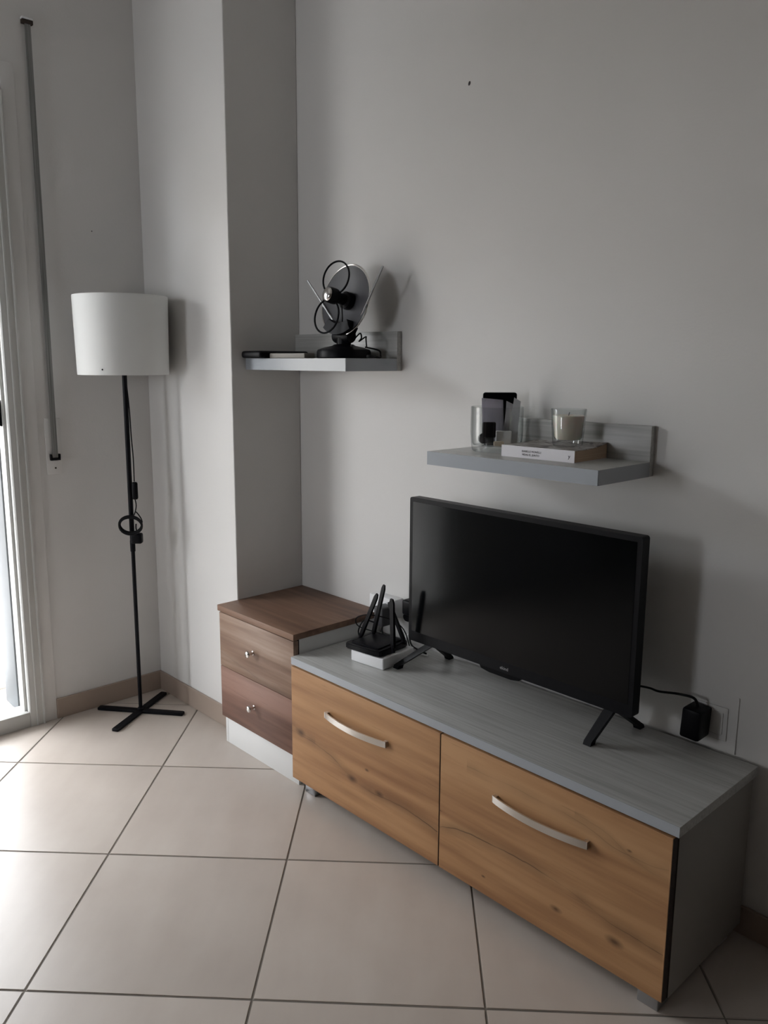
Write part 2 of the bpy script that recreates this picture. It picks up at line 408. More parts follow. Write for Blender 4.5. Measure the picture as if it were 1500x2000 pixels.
# ------------------------------------------------------------------ balcony door
dr = struct(thing('door_1', 'white plastic framed balcony door with daylight behind', 'door', (WX, DOOR_Y0, 0)))
def frame_side(y_in, sgn, name):
    # y_in inner edge of the frame; sgn +1 frame extends to +y
    bm = bmesh.new()
    prof = [(0, -.075), (0, .006), (.004, .010), (.0225, .010), (.0245, .0145), (.0285, .0145), (.0305, .010), (.0465, .010), (.0485, .0155), (.053, .0155), (.055, .008), (.056, -.075)]
    prism(bm, [(x, sgn*y) for (y, x) in prof], 2, 0.0, DOOR_Z)
    return obj(name, bm, M_PVC, dr, loc=(0, y_in-DOOR_Y0, 0), ang=20)
frame_side(DOOR_Y0, 1, 'frame_jamb'); frame_side(DOOR_Y1, -1, 'frame_jamb')
box('casing', (0, .056, 0, .006, .099, DOOR_Z+.09), M_WALL, dr, bev=.0015)
box('casing', (0, DOOR_Y1-DOOR_Y0-.099, 0, .006, DOOR_Y1-DOOR_Y0-.056, DOOR_Z+.09), M_WALL, dr, bev=.0015)
bm = bmesh.new(); Wd = DOOR_Y0-DOOR_Y1
bx(bm, -.075, -Wd, 0, .010, 0, .055, bev=.002)
obj('threshold', bm, M_PVC, dr)
bm = bmesh.new(); bx(bm, -.075, -Wd, DOOR_Z-.055, .010, 0, DOOR_Z, bev=.002); obj('frame_head', bm, M_PVC, dr)
# stepped outer reveal: stop, guide rail, groove, rendered reveal
bm = bmesh.new(); bx(bm, -.028, -.010, .055, -.002-.010, 0, DOOR_Z-.055, bev=.0015); obj('door_stop', bm, M_PVC, dr)
bm = bmesh.new(); bx(bm, -.068, -.006, .055, -.040, 0, DOOR_Z-.055, bev=.0015); obj('door_stop', bm, M_PVC, dr)
bm = bmesh.new(); bx(bm, -.205, -.008, .035, -.080, .055, DOOR_Z, bev=.0015); obj('shutter_guide', bm, M_GUIDE, dr)
bm = bmesh.new(); bx(bm, -.20, -Wd-.04, -.02, -.076, .055, .030, bev=.002); obj('outer_sill', bm, M_OUT, dr)
# black latch on the jamb
bm = bmesh.new()
prism(bm, [(0.0, -.046), (-.014, -.044), (-.026, -.034), (-.034, -.020), (-.034, .014), (-.026, .032), (-.012, .043), (0.0, .045)], 0, -.046, -.018)
lt = obj('latch', bm, M_PLAST, dr, loc=(0, 0, 1.125))
# unseen roller shutter in the outer groove, added half lowered to cut high daylight
SHB = 1.93
rs = struct(thing('trim_5', 'unseen white roller shutter outside the balcony door, added half lowered to cut high daylight', 'shutter', (WX-.14, (DOOR_Y0+DOOR_Y1)/2, SHB)))
hw = (DOOR_Y0-DOOR_Y1)/2-.003
sl = None; q = 0
while SHB+q*.044 < DOOR_Z-.001:
    if sl is None:
        bm = bmesh.new(); prism(bm, [(-.004, 0), (.003, 0), (.006, .010), (.006, .034), (.003, .0425), (-.004, .0425), (-.006, .034), (-.006, .010)], 1, -hw, hw)
        for v in bm.verts: pass
        sl = obj('slat', bm, M_PVC, rs, loc=(0, 0, 0))
    else:
        o = bpy.data.objects.new('slat', sl.data); COL.objects.link(o); o.parent = rs; o.location = (0, 0, q*.044)
    q += 1
# ------------------------------------------------------------------ balcony outside
pf = struct(box('floor_balcony', (-2.4, -4.6, -.12, WX-T, 1.2, -.022), M_GROUT), 'pale tiled balcony floor outside the door', 'floor')
bm0 = bmesh.new(); bx(bm0, -.163, -.163, -.01, .163, .163, 0, bev=.002, seg=1)
pt = obj('tile', bm0, M_PATIO, pf, loc=(-2.2, -4.4, -.014), shade=False)
for i in range(5):
    for j in range(17):
        if i == 0 and j == 0: continue
        x = -2.2+.33*i; y = -4.4+.33*j
        if x+.163 > WX-T: continue
        o = bpy.data.objects.new('tile', pt.data); COL.objects.link(o); o.parent = pf; o.location = (x, y, -.014)
rl = struct(thing('trim_1', 'slim metal balcony railing outside the door', 'railing', (-2.3, 0, -.022)))
for y in [-4.4+.12*q for q in range(46)]:
    box('baluster', (-.008, y-.008, 0, .008, y+.008, .9), M_GREYCARD, rl)
box('handrail', (-.025, -4.5, .9, .025, 1.15, .94), M_GREYCARD, rl, bev=.004)
struct(box('ceiling_balcony', (-2.4, -4.6, 2.55, WX-T, 1.2, 2.75), M_OUT), 'slab of the balcony above', 'ceiling')

M_FACADE = mat('facade_render', (.42, .39, .35), .9); M_STREET = mat('asphalt', (.22, .22, .22), .9)
struct(box('trim_3', (-60, -60, -4.2, -2.6, 60, -4.0), M_STREET), 'street level far below the balcony', 'street')
bl = struct(thing('trim_4', 'plain unseen house added across the street to block low sky', 'building', (-10, 0, -4)))  # unseen block added to dim daylight from low angles
box('facade', (-6, -22, 0, 0, 10, 7.6), M_FACADE, bl)
box('roof_slab', (-6.3, -22.3, 7.6, .3, 10.3, 7.8), M_OUT, bl)
M_SOFA = mat('added_sofa_fabric', (.065, .05, .042), .9)
def added_sofa(name, label, cat, loc, rz, w, seats):
    S_ = thing(name, label, cat, loc, rz); d = .86
    box('base', (.02, .04, .09, w-.02, d, .26), M_SOFA, S_, bev=.02)
    box('backrest', (.0, d-.17, .261, w, d, .95), M_SOFA, S_, bev=.05, seg=3)
    for x in (0, w-.17): box('armrest', (x, .03, .262, x+.17, d-.175, .60), M_SOFA, S_, bev=.04, seg=3)
    sw = (w-.36)/seats
    for q in range(seats): box('seat_cushion', (.18+q*sw+.003, 0, .262, .18+(q+1)*sw-.003, d-.18, .42), M_SOFA, S_, bev=.035, seg=3)
    for x in (.06, w-.11):
        for y in (.06, d-.11): box('leg', (x, y, 0.001, x+.05, y+.05, .089), M_DARKGAP, S_)
added_sofa('added_sofa', 'dark fabric seat added unseen behind the viewer to block light', 'added_sofa', (2.0, -2.05, 0), PI, 1.5, 2)  # unseen seat added to shade the low right from the front window
added_sofa('added_armchair', 'dark fabric seat added right of the television cabinet, outside the view, to cut bounced light', 'added_armchair', (2.25, -.25, 0), -PI/2, .95, 1)  # unseen seat added to keep bounced light off the cabinet side
# ------------------------------------------------------------------ roller shutter strap
s = thing('shutter_strap', 'long grey woven roller shutter strap on the wall beside the balcony door', 'strap', (WX, -.656, .905))
bm = bmesh.new(); bx(bm, .012, -.0095, .060, .0135, .0095, 1.472); obj('strap', bm, M_STRAP, s)
box('slot_cover', (0, -.018, 1.462, .016, .018, 1.475), M_DARKGAP, s, bev=.002)
box('slot_cover', (0, -.018, 1.4755, .017, .018, 1.482), M_WHITEP, s, bev=.002)
box('coiler_plate', (0, -.028, 0, .004, .028, .197), M_WALL, s, bev=.0015)
bm = bmesh.new(); bx(bm, .004, -.017, .050, .018, .017, .0565, bev=.001); bx(bm, .004, -.017, .0565, .018, -.0135, .072); bx(bm, .004, .0135, .0565, .018, .017, .072)
obj('guide_slot', bm, M_BLACK, s)
bm = bmesh.new(); lathe(bm, [(0, 0), (.0035, 0), (.003, .002), (0, .002)], 12, Matrix.Translation((.004, .002, .022)) @ Matrix.Rotation(PI/2, 4, 'Y')); obj('screw', bm, M_DARKGAP, s)

# small wall marks
def nail(x, y, z, rot, label, r=.003):
    bm = bmesh.new(); lathe(bm, [(0, -.004), (r*.8, -.004), (r, .0005), (r*.6, .0016), (0, .0018)], 10, rot)
    o = obj('nail', bm, M_INK, None, loc=(x, y, z)); tag(o, label, 'nail', 'nails left in the walls')
nail(.7505, -.0005, 2.034, Matrix.Rotation(PI/2, 4, 'X') @ Matrix.Scale(1.6, 4, (.3, .95, 0)), 'tiny dark nail high on the wall above the television', .0036)
nail(WX+.0005, -.472, 1.749, Matrix.Rotation(PI/2, 4, 'Y'), 'tiny dark nail in the wall above the lamp shade', .002)

# ------------------------------------------------------------------ floor lamp
L = thing('floor_lamp', 'black floor lamp with white cylindrical shade and flat cross foot', 'lamp', (-.4115, -.4541, 0))
def lamp_arm(parent, ang, ln, w, name):
    bm = bmesh.new()
    pts = []
    for sx, sy in ((1, 1), (-1, 1), (-1, -1), (1, -1)):
        cx_, cy_ = sx*(ln-.006), sy*(w-.006)
        st0 = {(1, 1): 0, (-1, 1): 90, (-1, -1): 180, (1, -1): 270}[(sx, sy)]
        for t in range(0, 91, 30):
            a = math.radians(st0+t); pts.append((cx_+.006*math.cos(a), cy_+.006*math.sin(a)))
    A = [bm.verts.new((x, y, .001)) for x, y in pts]; B = [bm.verts.new((x, y, .0085)) for x, y in pts]; C2 = [bm.verts.new((x*.985, y*.86, .0105)) for x, y in pts]
    n = len(pts); bm.faces.new(A[::-1]); bm.faces.new(C2)
    for P, Q in ((A, B), (B, C2)):
        for i in range(n): bm.faces.new((P[i], P[(i+1) % n], Q[(i+1) % n], Q[i]))
    bmesh.ops.rotate(bm, verts=bm.verts, cent=(0, 0, 0), matrix=Matrix.Rotation(ang, 3, 'Z'))
    return obj(name, bm, M_BLACK, parent)
lamp_arm(L, math.atan2(.106, .134), .169, .0135, 'foot_bar'); lamp_arm(L, math.atan2(-.1486, .092), .174, .0135, 'foot_bar')
bm = bmesh.new(); lathe(bm, [(.0070, .010), (.0070, .62), (.0085, .625), (.0085, 1.30), (0, 1.30)], 16); lathe(bm, [(.012, .009), (.012, .016), (.009, .020)], 16)
lathe(bm, [(.0086, .62), (.0092, .622), (.0092, .66), (.0086, .662)], 16); obj('pole', bm, M_BLACK, L)
bm = bmesh.new(); lathe(bm, [(0, 1.28), (.018, 1.28), (.019, 1.34), (.014, 1.345), (0, 1.345)], 20); obj('socket', bm, M_BLACK, L)
bm = bmesh.new(); lathe(bm, [(0, 1.44), (.02, 1.435), (.03, 1.41), (.028, 1.385), (.014, 1.36), (.013, 1.345)], 20); obj('bulb', bm, M_WHITEP, L)
bm = bmesh.new()
R1, R2, z0, z1 = .1535, .1585, 1.254, 1.519
lathe(bm, [(R1-.002, z0), (R1, z0-.0005), (R1+.0006, z0+.004), (R2+.0006, z1-.004), (R2, z1+.0005), (R2-.002, z1), (R2-.0018, z1-.006), (R1-.0018, z0+.006), (R1-.002, z0)], 72)
sh = obj('shade', bm, M_SHADE, L, loc=(-.003, 0, 0), ang=50)
bm = bmesh.new()
for a in (0, 2*PI/3, 4*PI/3): tube(bm, [(.015*math.cos(a+.5), .015*math.sin(a+.5), 1.30), (R1*math.cos(a+.5)*.985, R1*math.sin(a+.5)*.985, 1.272)], .0016, 6)
obj('shade_spider', bm, M_BLACK, L)
bm = bmesh.new(); a = math.radians(-52)
lathe(bm, [(0, 0), (.0028, 0), (.0022, .002), (0, .002)], 10, Matrix.Rotation(a, 4, 'Z') @ Matrix.Translation((R1+.001, 0, 1.272)) @ Matrix.Rotation(PI/2, 4, 'Y')); obj('shade_screw', bm, M_BLACK, sh)
# cord, switch, wound coil and plug (positions relative to the lamp)
def LP(off, z, dy=0.0): return tuple(V(.681, .732, 0)*off+V(.73, -.68, 0)*dy+V(0, 0, z))
bm = bmesh.new()
tube(bm, [LP(.003, 1.275), LP(.006, 1.22), LP(.0115, 1.13), LP(.0135, 1.04), LP(.0170, .96), LP(.0165, .876)], .0022, 8, smooth=6)
tube(bm, [LP(.0165, .812), LP(.0195, .79), LP(.0165, .768, .004), LP(.010, .752, .006)], .0022, 8, smooth=6)
tube(bm, [LP(.0175, .766), LP(.027, .757, .004), LP(.036, .742, .004), LP(.040, .728, .004)], .0022, 8, smooth=6)
cd = obj('cord', bm, M_CORD, L)
bm = bmesh.new(); bx(bm, -.0105, -.008, -.032, .0105, .008, .032, bev=.007, seg=3, mtx=Matrix.Rotation(.82, 4, 'Z'))
obj('switch', bm, M_PLAST, L, loc=LP(.018, .843, .002))
bm = bmesh.new()
rdir = Vector((.68, .73, 0))
for q in range(6):
    pts = []; rr = .036+.0018*math.sin(q*2.1); oz = (q-2.5)*.0016; od = (q % 3-1)*.003
    for t in range(28):
        a = 2*PI*t/28; c = V(.0065, -.004, .7205)+V(-.73, .68, 0)*(-(.012)+od)
        pts.append(c+rdir*(rr*1.12*math.cos(a))+V(0, 0, 1)*(rr*.86*math.sin(a)+oz))
    tube(bm, pts, .0026, 6, closed=True)
obj('wound_cord', bm, M_CORD, L)
bm = bmesh.new(); bx(bm, -.020, -.014, -.020, .020, .014, .018, bev=.007, seg=3, mtx=Matrix.Rotation(.8, 4, 'Z'))
tube(bm, [(.005, 0, .016), (-.004, .0, .035), (.006, -.004, .052)], .0026, 6, smooth=5)
obj('plug', bm, M_PLAST, L, loc=(.020, .008, .672))

# ------------------------------------------------------------------ brown drawer cabinet
D = thing('drawer_cabinet', 'low rustic brown two-drawer bedside cabinet in the corner against the pier', 'cabinet', (0.001, 0, 0))
yf = -.3638
box('top_panel', (0, yf, .4744, .4198, -.001, .4944), M_RUST_TOP, D, bev=.001)
bm = bmesh.new(); bx(bm, .006, -.339, 0, .022, -.001, .4740); bx(bm, .400, -.339, 0, .416, -.001, .4740); bx(bm, .022, -.012, .02, .400, -.001, .4735); bx(bm, .022, -.335, .092, .400, -.012, .105); bx(bm, .022, -.335, .455, .400, -.012, .4735)
obj('body', bm, M_WHITEB, D, shade=False)
box('front_edge', (.006, -.3418, .105, .416, -.3392, .4735), M_DARKGAP, D)  # dark sheet behind the drawers, stands in for shade in the gaps
box('plinth', (.020, -.346, 0, .416, -.3395, .0985), M_WHITEB, D, bev=.0008)
bm = bmesh.new(); bx(bm, .006, -.346, 0, .019, -.3392, .0985, bev=.0008); obj('side_edge', bm, M_WHITEB, D)
for (za, zb) in ((.283, .4700), (.1005, .281)):
    d = box('drawer', (.0065, -.3605, za, .4155, -.342, zb), M_RUST if za > .2 else M_RUST2, D, bev=.0008)
    zk = (za+zb)/2
    bm = bmesh.new(); Rm = Matrix.Translation((.2, -.3605, zk)) @ Matrix.Rotation(PI/2, 4, 'X')
    lathe(bm, [(0, 0), (.0075, 0), (.0078, .0015), (.0045, .003), (.0038, .012), (.0045, .015), (.0095, .0175), (.0112, .021), (.0095, .0245), (.005, .026), (0, .0262)], 24, Rm)
    obj('knob', bm, M_CHROME, d)

# ------------------------------------------------------------------ long TV cabinet
CX, CY, CR = .4213, -.3725, -.0053
K = thing('tv_cabinet', 'long low television cabinet with golden oak flap doors and grey top', 'cabinet', (CX, CY, 0), CR)
LEN = 1.2276; ZT, ZB, TH = .4285, .0441, .0225
box('top_panel', (0, 0, ZT-TH, LEN, .354, ZT), M_ASH, K, bev=.0008)
box('top_edge', (0.0003, -.0012, ZT-TH+.0002, LEN-.0003, 0.0, ZT-.0002), M_EDGE, K)
box('side_panel', (.006, .014, ZB, .022, .352, ZT-TH), M_GREYP, K)
box('side_panel', (1.2045, .014, ZB, 1.2215, .348, ZT-TH-.0005), M_GREYP, K, bev=.0006)
bm = bmesh.new(); bx(bm, .022, .016, ZB, 1.2045, .352, ZB+.016); bx(bm, .60, .03, ZB+.016, .616, .345, ZT-TH); bx(bm, .022, .344, ZB+.016, 1.2045, .350, ZT-TH-.001)
obj('carcass', bm, M_GREYP, K, shade=False)
box('front_edge', (.0065, .0135, ZB+.001, 1.2213, .0158, ZT-TH-.001), M_DARKGAP, K)  # dark sheet behind the doors, puts the gap shade into colour
doors = [(.0065, .6125, M_OAK1, .175, .428), (.6155, 1.2185, M_OAK2, .787, 1.040)]
for (xa, xb, mm, ha, hb) in doors:
    bm = bmesh.new(); bx(bm, xa, -.0060, ZB, xb, .0128, .4022, bev=.0008, seg=1)
    d = obj('door', bm, mm, K, shade=False)
    box('edge_band', (xb, -.0055, ZB+.0003, xb+.0008, .0126, .4018), M_DARKGAP, d)
    # bow handle: flat curved strip
    bm = bmesh.new(); n = 20; hz = .307; hh = .0085; rows = []
    for q in range(n+1):
        t = q/n; x = ha+(hb-ha)*t; y = -.0060-.008-.017*math.sin(PI*t)**.8 if 0 < t < 1 else -.0060-.008
        rows.append([bm.verts.new((x, y+dy, hz+dz)) for dy, dz in ((-.002, -hh), (.002, -hh), (.002, hh), (-.002, hh))])
    for A, B in zip(rows, rows[1:]):
        for j in range(4): bm.faces.new((A[j], A[(j+1) % 4], B[(j+1) % 4], B[j]))
    bm.faces.new(rows[0]); bm.faces.new(rows[-1][::-1])
    for xx in (ha, hb-.010): bx(bm, xx, -.0165, hz-hh*.92, xx+.010, -.0058, hz+hh*.92)
    obj('handle', bm, M_NICKEL, d, ang=50)
for (xa, ya) in ((.038, .018), (1.156, .014), (.04, .29), (1.156, .29)):
    box('foot', (xa, ya, .0005, xa+.046, ya+.046, ZB), M_FOOT, K, bev=.002)
KM = Matrix.Translation((CX, CY, 0)) @ Matrix.Rotation(CR, 4, 'Z')

# ------------------------------------------------------------------ television
TV = thing('television', 'black flat screen television standing on splayed feet on the grey cabinet', 'television', (.7045, -.1603, ZT), -.0139)
TW, TZ0, TZ1 = .7184, .079, .4987
bm = bmesh.new()
def rrect(w0, w1, h0, h1, r, n=4):
    pts = []
    for cx_, cy_, s0 in ((w1-r, h1-r, 0), (w0+r, h1-r, 90), (w0+r, h0+r, 180), (w1-r, h0+r, 270)):
        for t in range(n+1): a = math.radians(s0+90*t/n); pts.append((cx_+r*math.cos(a), cy_+r*math.sin(a)))
    return pts
prism(bm, rrect(0, TW, TZ0, TZ1, .007), 1, .0, .030)
obj('bezel', bm, M_PLAST, TV, ang=30)
bm = bmesh.new(); prism(bm, [(.04, TZ0+.012), (TW-.04, TZ0+.012), (TW-.09, TZ1-.08), (.09, TZ1-.08)], 1, .030, .062); obj('back_housing', bm, M_PLAST, TV)
box('screen', (.0125, -.0008, TZ0+.030, TW-.0125, .0004, TZ1-.0125), M_SCREEN, TV)
bm = bmesh.new(); prism(bm, [(.262, TZ0+.004), (.272, TZ0-.009), (.300, TZ0-.0135), (.372, TZ0-.0135), (.398, TZ0-.009), (.412, TZ0+.004)], 1, .003, .022); obj('sensor_lip', bm, M_GLOSSB, TV)
text('logo', 'ekind', .0125, M_LOGO, TV, (.352, -.0006, TZ0+.0125), (PI/2, 0, 0))
def tvfoot(xa, xf, xb):
    bm = bmesh.new()
    for (tx, ty, w) in ((xf, -.040, .010), (xb, .128, .009)):
        a = V(xa, .014+(.006 if ty > 0 else -.002), TZ0+.004); b = V(tx, ty, .006)
        A = [a+V(dx, dy, 0) for dx, dy in ((-.013, -.009), (.013, -.009), (.013, .009), (-.013, .009))]
        B = [b+V(dx, dy, dz-.006) for dx, dy, dz in ((-w, -.010, 0.0005), (w, -.010, .0005), (w, .010, .0005), (-w, .010, .0005))]
        B2 = [v+V(0, -.004 if ty > 0 else .004, .009) for v in B]
        va = [bm.verts.new(v) for v in A]; v2 = [bm.verts.new(v) for v in B2]; vb = [bm.verts.new(v) for v in B]
        bm.faces.new(va); bm.faces.new(vb[::-1])
        for P, Q in ((va, v2), (v2, vb)):
            for i in range(4): bm.faces.new((P[i], P[(i+1) % 4], Q[(i+1) % 4], Q[i]))
    obj('foot', bm, M_PLAST, TV)
tvfoot(.082, -.002, .045); tvfoot(.660, .637, .668)

# ------------------------------------------------------------------ wall shelves
def shelf(x0, x1, yf, zb, zt, label, rz=0.0, zback=1.157):
    S = thing('wall_shelf', label, 'shelf', (x0, 0, zb), rz, 'grey wall shelves')
    w = x1-x0; h = zt-zb
    box('board', (0, yf, 0, w, -.0205, h), M_ASH, S, bev=.0008)
    box('front_edge', (.0003, yf-.0012, .0002, w-.0003, yf, h-.0002), M_EDGE, S)
    box('side_edge', (w, yf+.0002, .0003, w+.001, -.0208, h-.0003), M_EDGE, S)
    box('back_panel', (0, -.020, 0, w, -.0005, zback-zb), M_ASH, S, bev=.0008)
    return S
shelf(.001, .504, -.2253, 1.2735, 1.3105, 'grey shelf in the corner carrying the aerial, left of the two', zback=1.392)
shelf(.8413, 1.3465, -.2383, 1.0378, 1.0724, 'grey shelf above the television carrying book and candle, right of the two', zback=1.156)
S1 = 1.3107; S2 = 1.0726

# ------------------------------------------------------------------ indoor aerial
AN = thing('indoor_aerial', 'black indoor television aerial with dish, two wire loops and two silver rods', 'aerial', (.369, -.116, S1))
bm = bmesh.new(); lathe(bm, [(0, 0), (.080, 0), (.083, .003), (.083, .020), (.080, .026), (.060, .033), (.036, .038), (.030, .042), (.022, .043), (.022, .062), (0, .062)], 48)
obj('base', bm, M_PLAST, AN)
bm = bmesh.new(); lathe(bm, [(0, -.036), (.0185, -.036), (.0205, -.031), (.0205, .031), (.0185, .036), (0, .036)], 24, Matrix.Translation((0, 0, .066)) @ Matrix.Rotation(PI/2, 4, 'Y'))
bx(bm, -.012, -.012, .055, .012, .016, .095, bev=.003); obj('swivel', bm, M_PLAST, AN)
tilt = Matrix.Translation((0.004, .004, .1735)) @ Matrix.Rotation(.0, 4, 'Z') @ Matrix.Rotation(-.20, 4, 'X')   # dish frame: local -y is the dish axis
RD = .1075
toY = Matrix.Rotation(PI/2, 4, 'X')       # z axis -> -y
bm = bmesh.new()
prof = [(0, -.020), (.035, -.0185), (.065, -.013), (.090, -.005), (RD-.004, .001), (RD-.004, .0022), (.090, -.0035), (.065, -.0115), (.035, -.017), (0, -.0185)]
lathe(bm, prof, 56, tilt @ toY)
M_DISH = mat('perforated_dish', (.07, .07, .078), .5)
dish = obj('dish', bm, M_DISH, AN)
bm = bmesh.new(); tube(bm, [tilt @ V(RD*math.cos(a), 0, RD*math.sin(a)) for a in [2*PI*t/56 for t in range(56)]], .0026, 8, closed=True); obj('rim', bm, M_CHROME, dish)
bm = bmesh.new(); lathe(bm, [(0, -.018), (.025, -.018), (.027, -.012), (.026, .004), (.018, .010), (.0165, .022), (.0175, .034), (.0225, .039), (.0240, .046), (.0235, .068), (.021, .073), (0, .073)], 32, tilt @ toY); obj('hub', bm, M_PLAST, dish)
bm = bmesh.new(); lathe(bm, [(.0212, .0725), (.0195, .0755), (.016, .078), (.008, .080), (0, .0806)], 28, tilt @ toY); obj('hub_cap', bm, M_CHROME, dish)
# loops, rotated a little towards the viewer
bm = bmesh.new()
ctr = tilt @ V(0, -.050, 0)
axis_r = V(.93, .37, 0).normalized(); upv = (tilt.to_3x3() @ V(0, 0, 1))
def ring(bm, c, rx, rz, lean):
    u2 = (upv + axis_r*lean).normalized(); pts = []
    for t in range(40):
        a = 2*PI*t/40; pts.append(c+axis_r*(rx*math.cos(a))+u2*(rz*math.sin(a)))
    tube(bm, pts, .0029, 8, closed=True)
obj_loops = []
bm = bmesh.new(); ring(bm, ctr+upv*.054+axis_r*.001, .043, .050, .0); obj('loop', bm, M_PLAST, dish)
bm = bmesh.new(); ring(bm, ctr-upv*.060-axis_r*.012, .040, .051, .0); obj('loop', bm, M_PLAST, dish)
bm = bmesh.new()
# curved bracket cradling the bottom of the dish
arc = [math.radians(q) for q in range(-128, -51, 7)]
inn = [(.074*math.cos(a), .074*math.sin(a)) for a in arc]; out = [(.108*math.cos(a), .108*math.sin(a)) for a in arc]
pts = out+inn[::-1]; b0 = len(bm.verts); prism(bm, pts, 1, -.018, .012)
for v in bm.verts: v.co = tilt @ v.co
obj('bracket', bm, M_PLAST, AN)
def W2A(x, y, z): return V(x-.369, y+.116, z-S1)
bm = bmesh.new(); tube(bm, [W2A(.410, -.112, 1.385), W2A(.5454, -.12, 1.5695)], [.0040, .0029], 8); obj('rod', bm, M_SILVER, AN)
bm = bmesh.new(); tube(bm, [W2A(.345, -.112, 1.395), W2A(.2005, -.12, 1.5532)], [.0040, .0029], 8); obj('rod', bm, M_SILVER, AN)
bm = bmesh.new(); tube(bm, [W2A(.398, -.113, 1.366), W2A(.422, -.112, 1.402)], .0058, 10); obj('rod_joint', bm, M_PLAST, AN)
bm = bmesh.new(); tube(bm, [W2A(.360, -.113, 1.376), W2A(.336, -.112, 1.405)], .0058, 10); obj('rod_joint', bm, M_PLAST, AN)
bm = bmesh.new()
tube(bm, [tilt @ V(.004, -.015, -.02), W2A(.385, -.135, 1.43), W2A(.37, -.125, 1.392)], .0018, 6, smooth=6)
tube(bm, [W2A(.395, -.10, 1.365), W2A(.425, -.10, 1.385), W2A(.432, -.10, 1.372), W2A(.41, -.09, 1.362), W2A(.44, -.09, 1.375), W2A(.452, -.10, 1.368), W2A(.455, -.10, 1.345)], .0022, 6, smooth=6)
tube(bm, [W2A(.40, -.055, 1.345), W2A(.45, -.045, 1.335), W2A(.468, -.055, 1.320), W2A(.476, -.062, 1.3138), W2A(.486, -.085, 1.3138), W2A(.488, -.115, 1.3138)], .0026, 6, smooth=8)
bx(bm, -.006, -.020, 0, .006, .020, .010, bev=.003, mtx=Matrix.Translation(W2A(.487, -.11, S1+.0005)) @ Matrix.Rotation(.3, 4, 'Z'))
obj('cable', bm, M_CORD, AN)

# black case and grey remote on corner shelf
bm = bmesh.new(); bx(bm, -.055, -.100, 0, .055, .100, .0235, bev=.009, seg=3)
cs = obj('tablet_case', bm, M_PLAST, None, loc=(.0595, -.148, S1+.0002)); tag(cs, 'flat black case lying at the left end of the corner shelf, overhanging it', 'case')
bm = bmesh.new(); bx(bm, -.090, -.021, 0, .090, .021, .0155, bev=.003)
M_BEIGE = mat('greige_plastic', (.27, .25, .225), .55)
cs = obj('remote_control', bm, M_BEIGE, None, loc=(.212, -.196, S1+.0002)); tag(cs, 'thin greige box lying on the corner shelf before the aerial foot', 'remote'); cs.name = 'slim_box'; cs['category'] = 'box'

# ------------------------------------------------------------------ glass vase and its contents
VX, VY = .951, -.0925
bm = bmesh.new(); ro = .068
lathe(bm, [(0, .0), (ro*.88, .0), (ro*.93, .003), (ro*.95, .010), (ro, .05), (ro, .1135), (ro-.0012, .1150), (ro-.0027, .1135), (ro-.003, .05), (ro*.93, .020), (ro*.88, .0155), (0, .0150)], 64)
tag(obj('glass_vase', bm, M_GLASS, None, loc=(VX, VY, S2)), 'clear glass holder filled with papers at the left of the upper-right shelf', 'vase')
fh = V(-.732, .681, 0); rh = V(.681, .732, 0)
def at(r, f, z): return V(VX, VY, S2+.0155+z)+rh*r+fh*f
def facing(r, f, z, roll=0.0, pitch=0.0, yaw=0.0):
    m = Matrix((rh, fh, V(0, 0, 1))).transposed().to_4x4(); m.translation = at(r, f, z)
    return m @ Matrix.Rotation(yaw, 4, 'Z') @ Matrix.Rotation(pitch, 4, 'X') @ Matrix.Rotation(roll, 4, 'Y')
def place(name, bm, m, mt, label, cat, ang=35):
    o = obj(name, bm, m, None, ang=ang); o.matrix_world = mt; tag(o, label, cat, 'papers in the glass' if cat == 'paper' else None); return o
bm = bmesh.new(); prism(bm, rrect(-.044, .044, 0, .134, .006), 1, -.004, .004)
place('phone', bm, M_PLAST, facing(.009, .022, .001), 'black phone standing upright behind the papers in the glass', 'phone')
# crumpled lilac sheet
def sheet(w, h, amp, seed, n=10, fold=None):
    bm = bmesh.new(); rnd = random.Random(seed); grid = []
    for i in range(n+1):
        row = []
        for j in range(n+1):
            x = -w/2+w*i/n; z = h*j/n
            y = amp*(math.sin(i*.9+seed)*math.cos(j*.7+seed*2)+rnd.uniform(-.5, .5))
            if fold: x, y, z = fold(x, y, z)
            row.append(bm.verts.new((x, y, z)))
        grid.append(row)
    for i in range(n):
        for j in range(n): bm.faces.new((grid[i][j], grid[i+1][j], grid[i+1][j+1], grid[i][j+1]))
    bmesh.ops.solidify(bm, geom=bm.faces[:], thickness=.0006)
    return bm
place('paper', sheet(.056, .120, .0018, 3, 8, lambda x, y, z: (x-.006*(z/.12) + .0, y, z-.005*((x+.028)/.056)*(z/.12))), M_LILAC, facing(-.006, .010, .001), 'crumpled lilac sheet of paper standing in the glass', 'paper', ang=180)
place('paper', sheet(.026, .112, .0012, 8, 6, lambda x, y, z: (x, y+.004*math.sin(z*60), z-.010*(x+.013)/.026*(z/.11))), M_PAPERW, facing(.030, .010, .001, roll=.07), 'narrow white folded paper between the lilac sheet and grey leaflets', 'paper', ang=180)
bm = bmesh.new()
for q in range(4):
    prism(bm, [(-.0175+.002*q, .0), (.0085, .0), (.0150, .112-.003*q), (-.002+.003*q, .122-.004*q)], 1, -.0025+.0022*q, -.0010+.0022*q)
place('leaflet_stack', bm, M_GREYCARD, facing(.0445, -.001, .001), 'grey folded leaflets leaning at the right side of the glass', 'leaflets')
bm = bmesh.new(); bx(bm, -.017, -.007, .020, .017, .007, .060, bev=.003); bx(bm, -.011, -.006, 0, .013, .006, .022, bev=.003)
lathe(bm, [(0, -.004), (.013, -.004), (.014, 0), (.013, .004), (0, .004)], 20, Matrix.Translation((-.014, 0, .018)) @ Matrix.Rotation(PI/2, 4, 'X'))
